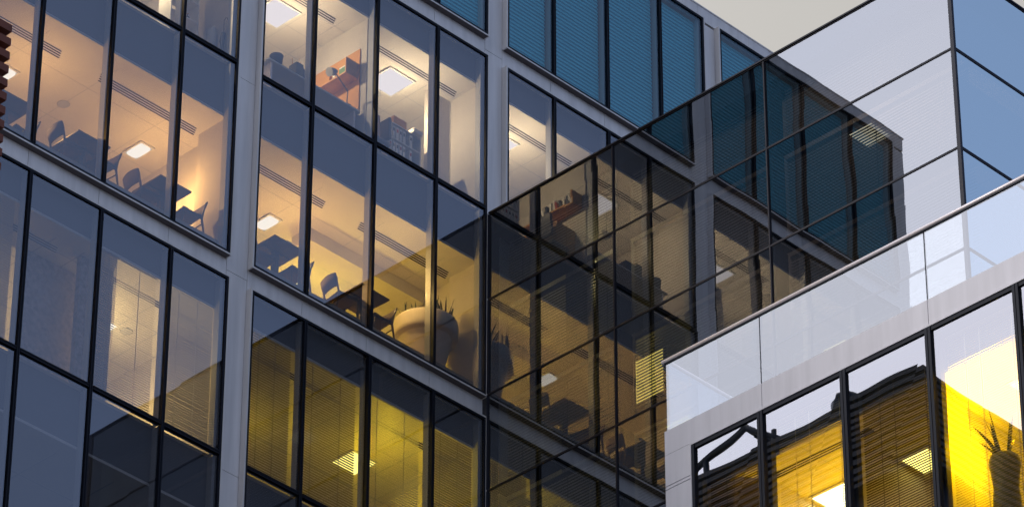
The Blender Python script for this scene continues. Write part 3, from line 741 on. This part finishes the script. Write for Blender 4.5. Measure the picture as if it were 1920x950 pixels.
for k, (x, y, w, h, m_) in enumerate(((-4.85, .42, .22, .20, 'navy'), (-4.35, .45, .16, .28, 'grey'), (-4.12, .46, .28, .22, 'navy'))):
    t = thing('storage_pot' if k == 0 else 'desk_tray', (x, y, 46.93), ('blue round bin at the left end of the desk', 'dark pencil holder on the desk', 'dark file tray beside the pencil holder')[k], 'bin' if k == 0 else 'tray')
    if k == 0: MB().lathe([(.10, 0), (.12, .18), (.125, .2), (.11, .2), (.0, .19)], n=24).build('body', M[m_], t)
    else:
        b = MB(); b.box(-w/2, w/2, -.1, .1, 0, .01); b.box(-w/2, w/2, -.1, -.09, .01, h); b.box(-w/2, w/2, .09, .1, .01, h); b.box(-w/2, -w/2+.01, -.09, .09, .01, h); b.box(w/2-.01, w/2, -.09, .09, .01, h); b.build('body', M[m_], t)
    if k == 1:
        b = MB()
        for j in range(6): b.tube([(-.06+j*.024, rnd.uniform(-.05, .05), .05), (-.08+j*.03, rnd.uniform(-.06, .06), h+rnd.uniform(.05, .14))], .006, 6)
        b.build('pencils', M['oak'], t)
    if k == 2:
        b = MB(); b.box(-.12, .12, -.08, .08, h*.5, h*.5+.03); b.build('papers', M['paper'], t)
# right hand upper office: bookcase, office chair
bc = thing('low_bookcase', (-1.28, 1.05, 46.2), 'white bookcase with binders standing by the window of the right hand office', 'bookcase')
b = MB(); b.box(-.42, .42, -.17, .17, 0, .03); b.build('base_board', M['white'], bc)
for x in (-.42, .40): b = MB(); b.box(x, x+.02, -.17, .17, .03, 1.45); b.build('side_panel', M['white'], bc)
for z in (.45, .78, 1.12, 1.45): b = MB(); b.box(-.42, .42, -.17, .17, z, z+.02); b.build('shelf', M['white'], bc)
b = MB(); b.box(-.40, .40, .155, .165, .03, 1.45); b.build('back_panel', M['inner'], bc)
for k in range(14):
    z = (.80, 1.14)[k // 7]; x = -.34+(k % 7)*.085
    if k in (5, 12): continue
    t = thing('ring_binder', (-1.28+x, 1.0, 46.2+z), '%s white ring binder on the %s shelf of the window bookcase' % (('first', 'second', 'third', 'fourth', 'fifth', 'sixth', 'last')[k % 7], ('lower', 'upper')[k // 7]), 'binder', 'white binders in the bookcase')
    b = MB(); b.box(-.033, .033, -.12, .12, 0, .27); b.build('cover', M['paper'], t); b = MB(); b.box(-.02, .02, -.1215, -.1205, .15, .22); b.build('spine_label', M['grey'] if k % 3 else M['red'], t)
oc = thing('office_chair', (-2.05, .62, 46.2), 'dark office chair back seen over the window sill beside the bookcase', 'office chair')
b = MB(); b.box(-.05, .02, -.2, .2, .62, 1.08); b.build('backrest', M['grey'], oc, bevel=.02)
b = MB(); b.box(-.45, .0, -.22, .22, .44, .51); b.build('seat', M['grey'], oc, bevel=.02)
MB().tube([(-.22, 0, .08), (-.22, 0, .44)], .03, 10).build('column', M['steel'], oc)
for k in range(5):
    a = k*1.2566; MB().tube([(-.22, 0, .09), (-.22+.28*math.cos(a), .28*math.sin(a), .05)], [.025, .018], 6).build('foot', M['grey'], oc)
cb = thing('cardboard_box', (-1.35, 1.0, 47.67), 'yellow cardboard box on top of the bookcase', 'box')
b = MB(); b.box(-.2, .12, -.12, .12, 0, .16); b.build('carton', M['orange'], cb); b = MB(); b.box(-.2, .12, -.015, .015, .16, .162); b.build('tape', M['paper'], cb)
pr = thing('paper_stack', (-1.0, .96, 47.67), 'white papers lying on the bookcase top beside the yellow box', 'papers')
b = MB(); b.box(-.11, .11, -.15, .15, 0, .05); b.box(-.1, .12, -.14, .14, .051, .09); b.build('sheets', M['paper'], pr)

# books on the far side of the partition (reflected in the glass wing)
hs = thing('wall_shelf', (-2.76, .85, 47.72), 'oak wall shelf of books reflected in the mirror glass', 'shelf')
b = MB(); b.box(0, .26, -.5, .75, -.03, 0); b.build('board', M['oak'], hs); b = MB(); b.box(0, .26, -.53, -.5, -.03, .26); b.build('shelf_end', M['oak'], hs)
for k in range(12):
    y = .40+k*.085; h = rnd.uniform(.18, .27)
    t = thing('book', (-2.63, y, 47.722), '%s book from the window on the reflected oak shelf' % ('first', 'second', 'third', 'fourth', 'fifth', 'sixth', 'seventh', 'eighth', 'ninth', 'tenth', 'eleventh', 'twelfth')[k], 'book', 'books on the reflected oak shelf')
    b = MB(); b.box(-.08, .08, -.022, .022, 0, h); b.build('cover', M[('paper', 'navy', 'white', 'grey', 'red', 'paper')[k % 6]], t); t.rotation_euler.x = R((-16, 0, 0, -9)[k % 4])
    b = MB(); b.box(-.076, .076, -.018, .018, h, h+.002); b.build('pages', M['paper'], t)
hc = thing('oak_cabinet', (-2.5, 1.0, 46.2), 'oak cabinet below the reflected book shelf', 'cabinet')
b = MB(); b.box(-.25, .25, -.5, .6, 0, 1.05); b.build('carcass', M['oak'], hc)
for y in (-.47, .07): b = MB(); b.box(.2505, .265, y, y+.5, .05, 1.0); b.build('door', M['oak'], hc)
b = MB(); b.box(.266, .28, -.02, .0, .5, .65); b.box(.266, .28, .1, .12, .5, .65); b.build('handle', M['steel'], hc)

# left upper office: shelves with bottles, umbrella on the wall
su = thing('open_shelf_unit', (-6.76, .85, 46.2), 'pale open shelf unit with bottles at the top of the left bay', 'shelf unit')
for x in (-.32, .30): b = MB(); b.box(x, x+.02, -.16, .16, 0, 1.9); b.build('side_panel', M['white'], su)
for z in (.05, .5, .9, 1.3, 1.7, 1.88): b = MB(); b.box(-.30, .30, -.16, .16, z, z+.018); b.build('shelf', M['white'], su)
for k, (x, z, m_) in enumerate(((-6.95, 47.518, 'white'), (-6.85, 47.518, 'navy'), (-6.6, 47.118, 'grey'), (-6.72, 47.518, 'green'))):
    t = thing('small_bottle', (x, .80, z), ('white bottle on the open shelf unit', 'blue bottle on the open shelf unit', 'dark bottle on the lower shelf of the open unit', 'green bottle on the open shelf unit')[k], 'bottle')
    MB().lathe([(.035, 0), (.037, .1), (.012, .14), (.012, .17)], n=14).build('body', M[m_], t); MB().lathe([(.016, .17), (.016, .19)], n=10).build('cap', M['orange'], t)
um = thing('folded_umbrella', (-6.13, .34, 46.35), 'folded dark umbrella with hooked handle hanging on the white pier', 'umbrella')
MB().tube([(-.03, 0, .02), (-.04, 0, .10), (-.06, 0, .33), (-.035, 0, .52), (-.03, 0, .56)], [.006, .02, .045, .04, .012], 12).build('canopy', M['grey'], um)
MB().tube([(-.03, 0, .55), (-.03, 0, .74), (-.035, -.01, .80), (-.04, -.05, .83), (-.04, -.09, .80), (-.04, -.1, .76)], .009, 8).build('handle', M['wood'], um)
MB().tube([(-.03, 0, -.06), (-.03, 0, .02)], .004, 6).build('tip', M['steel'], um)
ct = thing('coat', (-6.13, .62, 46.5), 'pale coat hanging on the pier behind the umbrella', 'coat')
MB().tube([(-.02, 0, 0), (-.05, 0, .3), (-.05, 0, .55), (-.01, 0, .68)], [.05, .09, .08, .015], 10).build('cloth', M['paper'], ct)
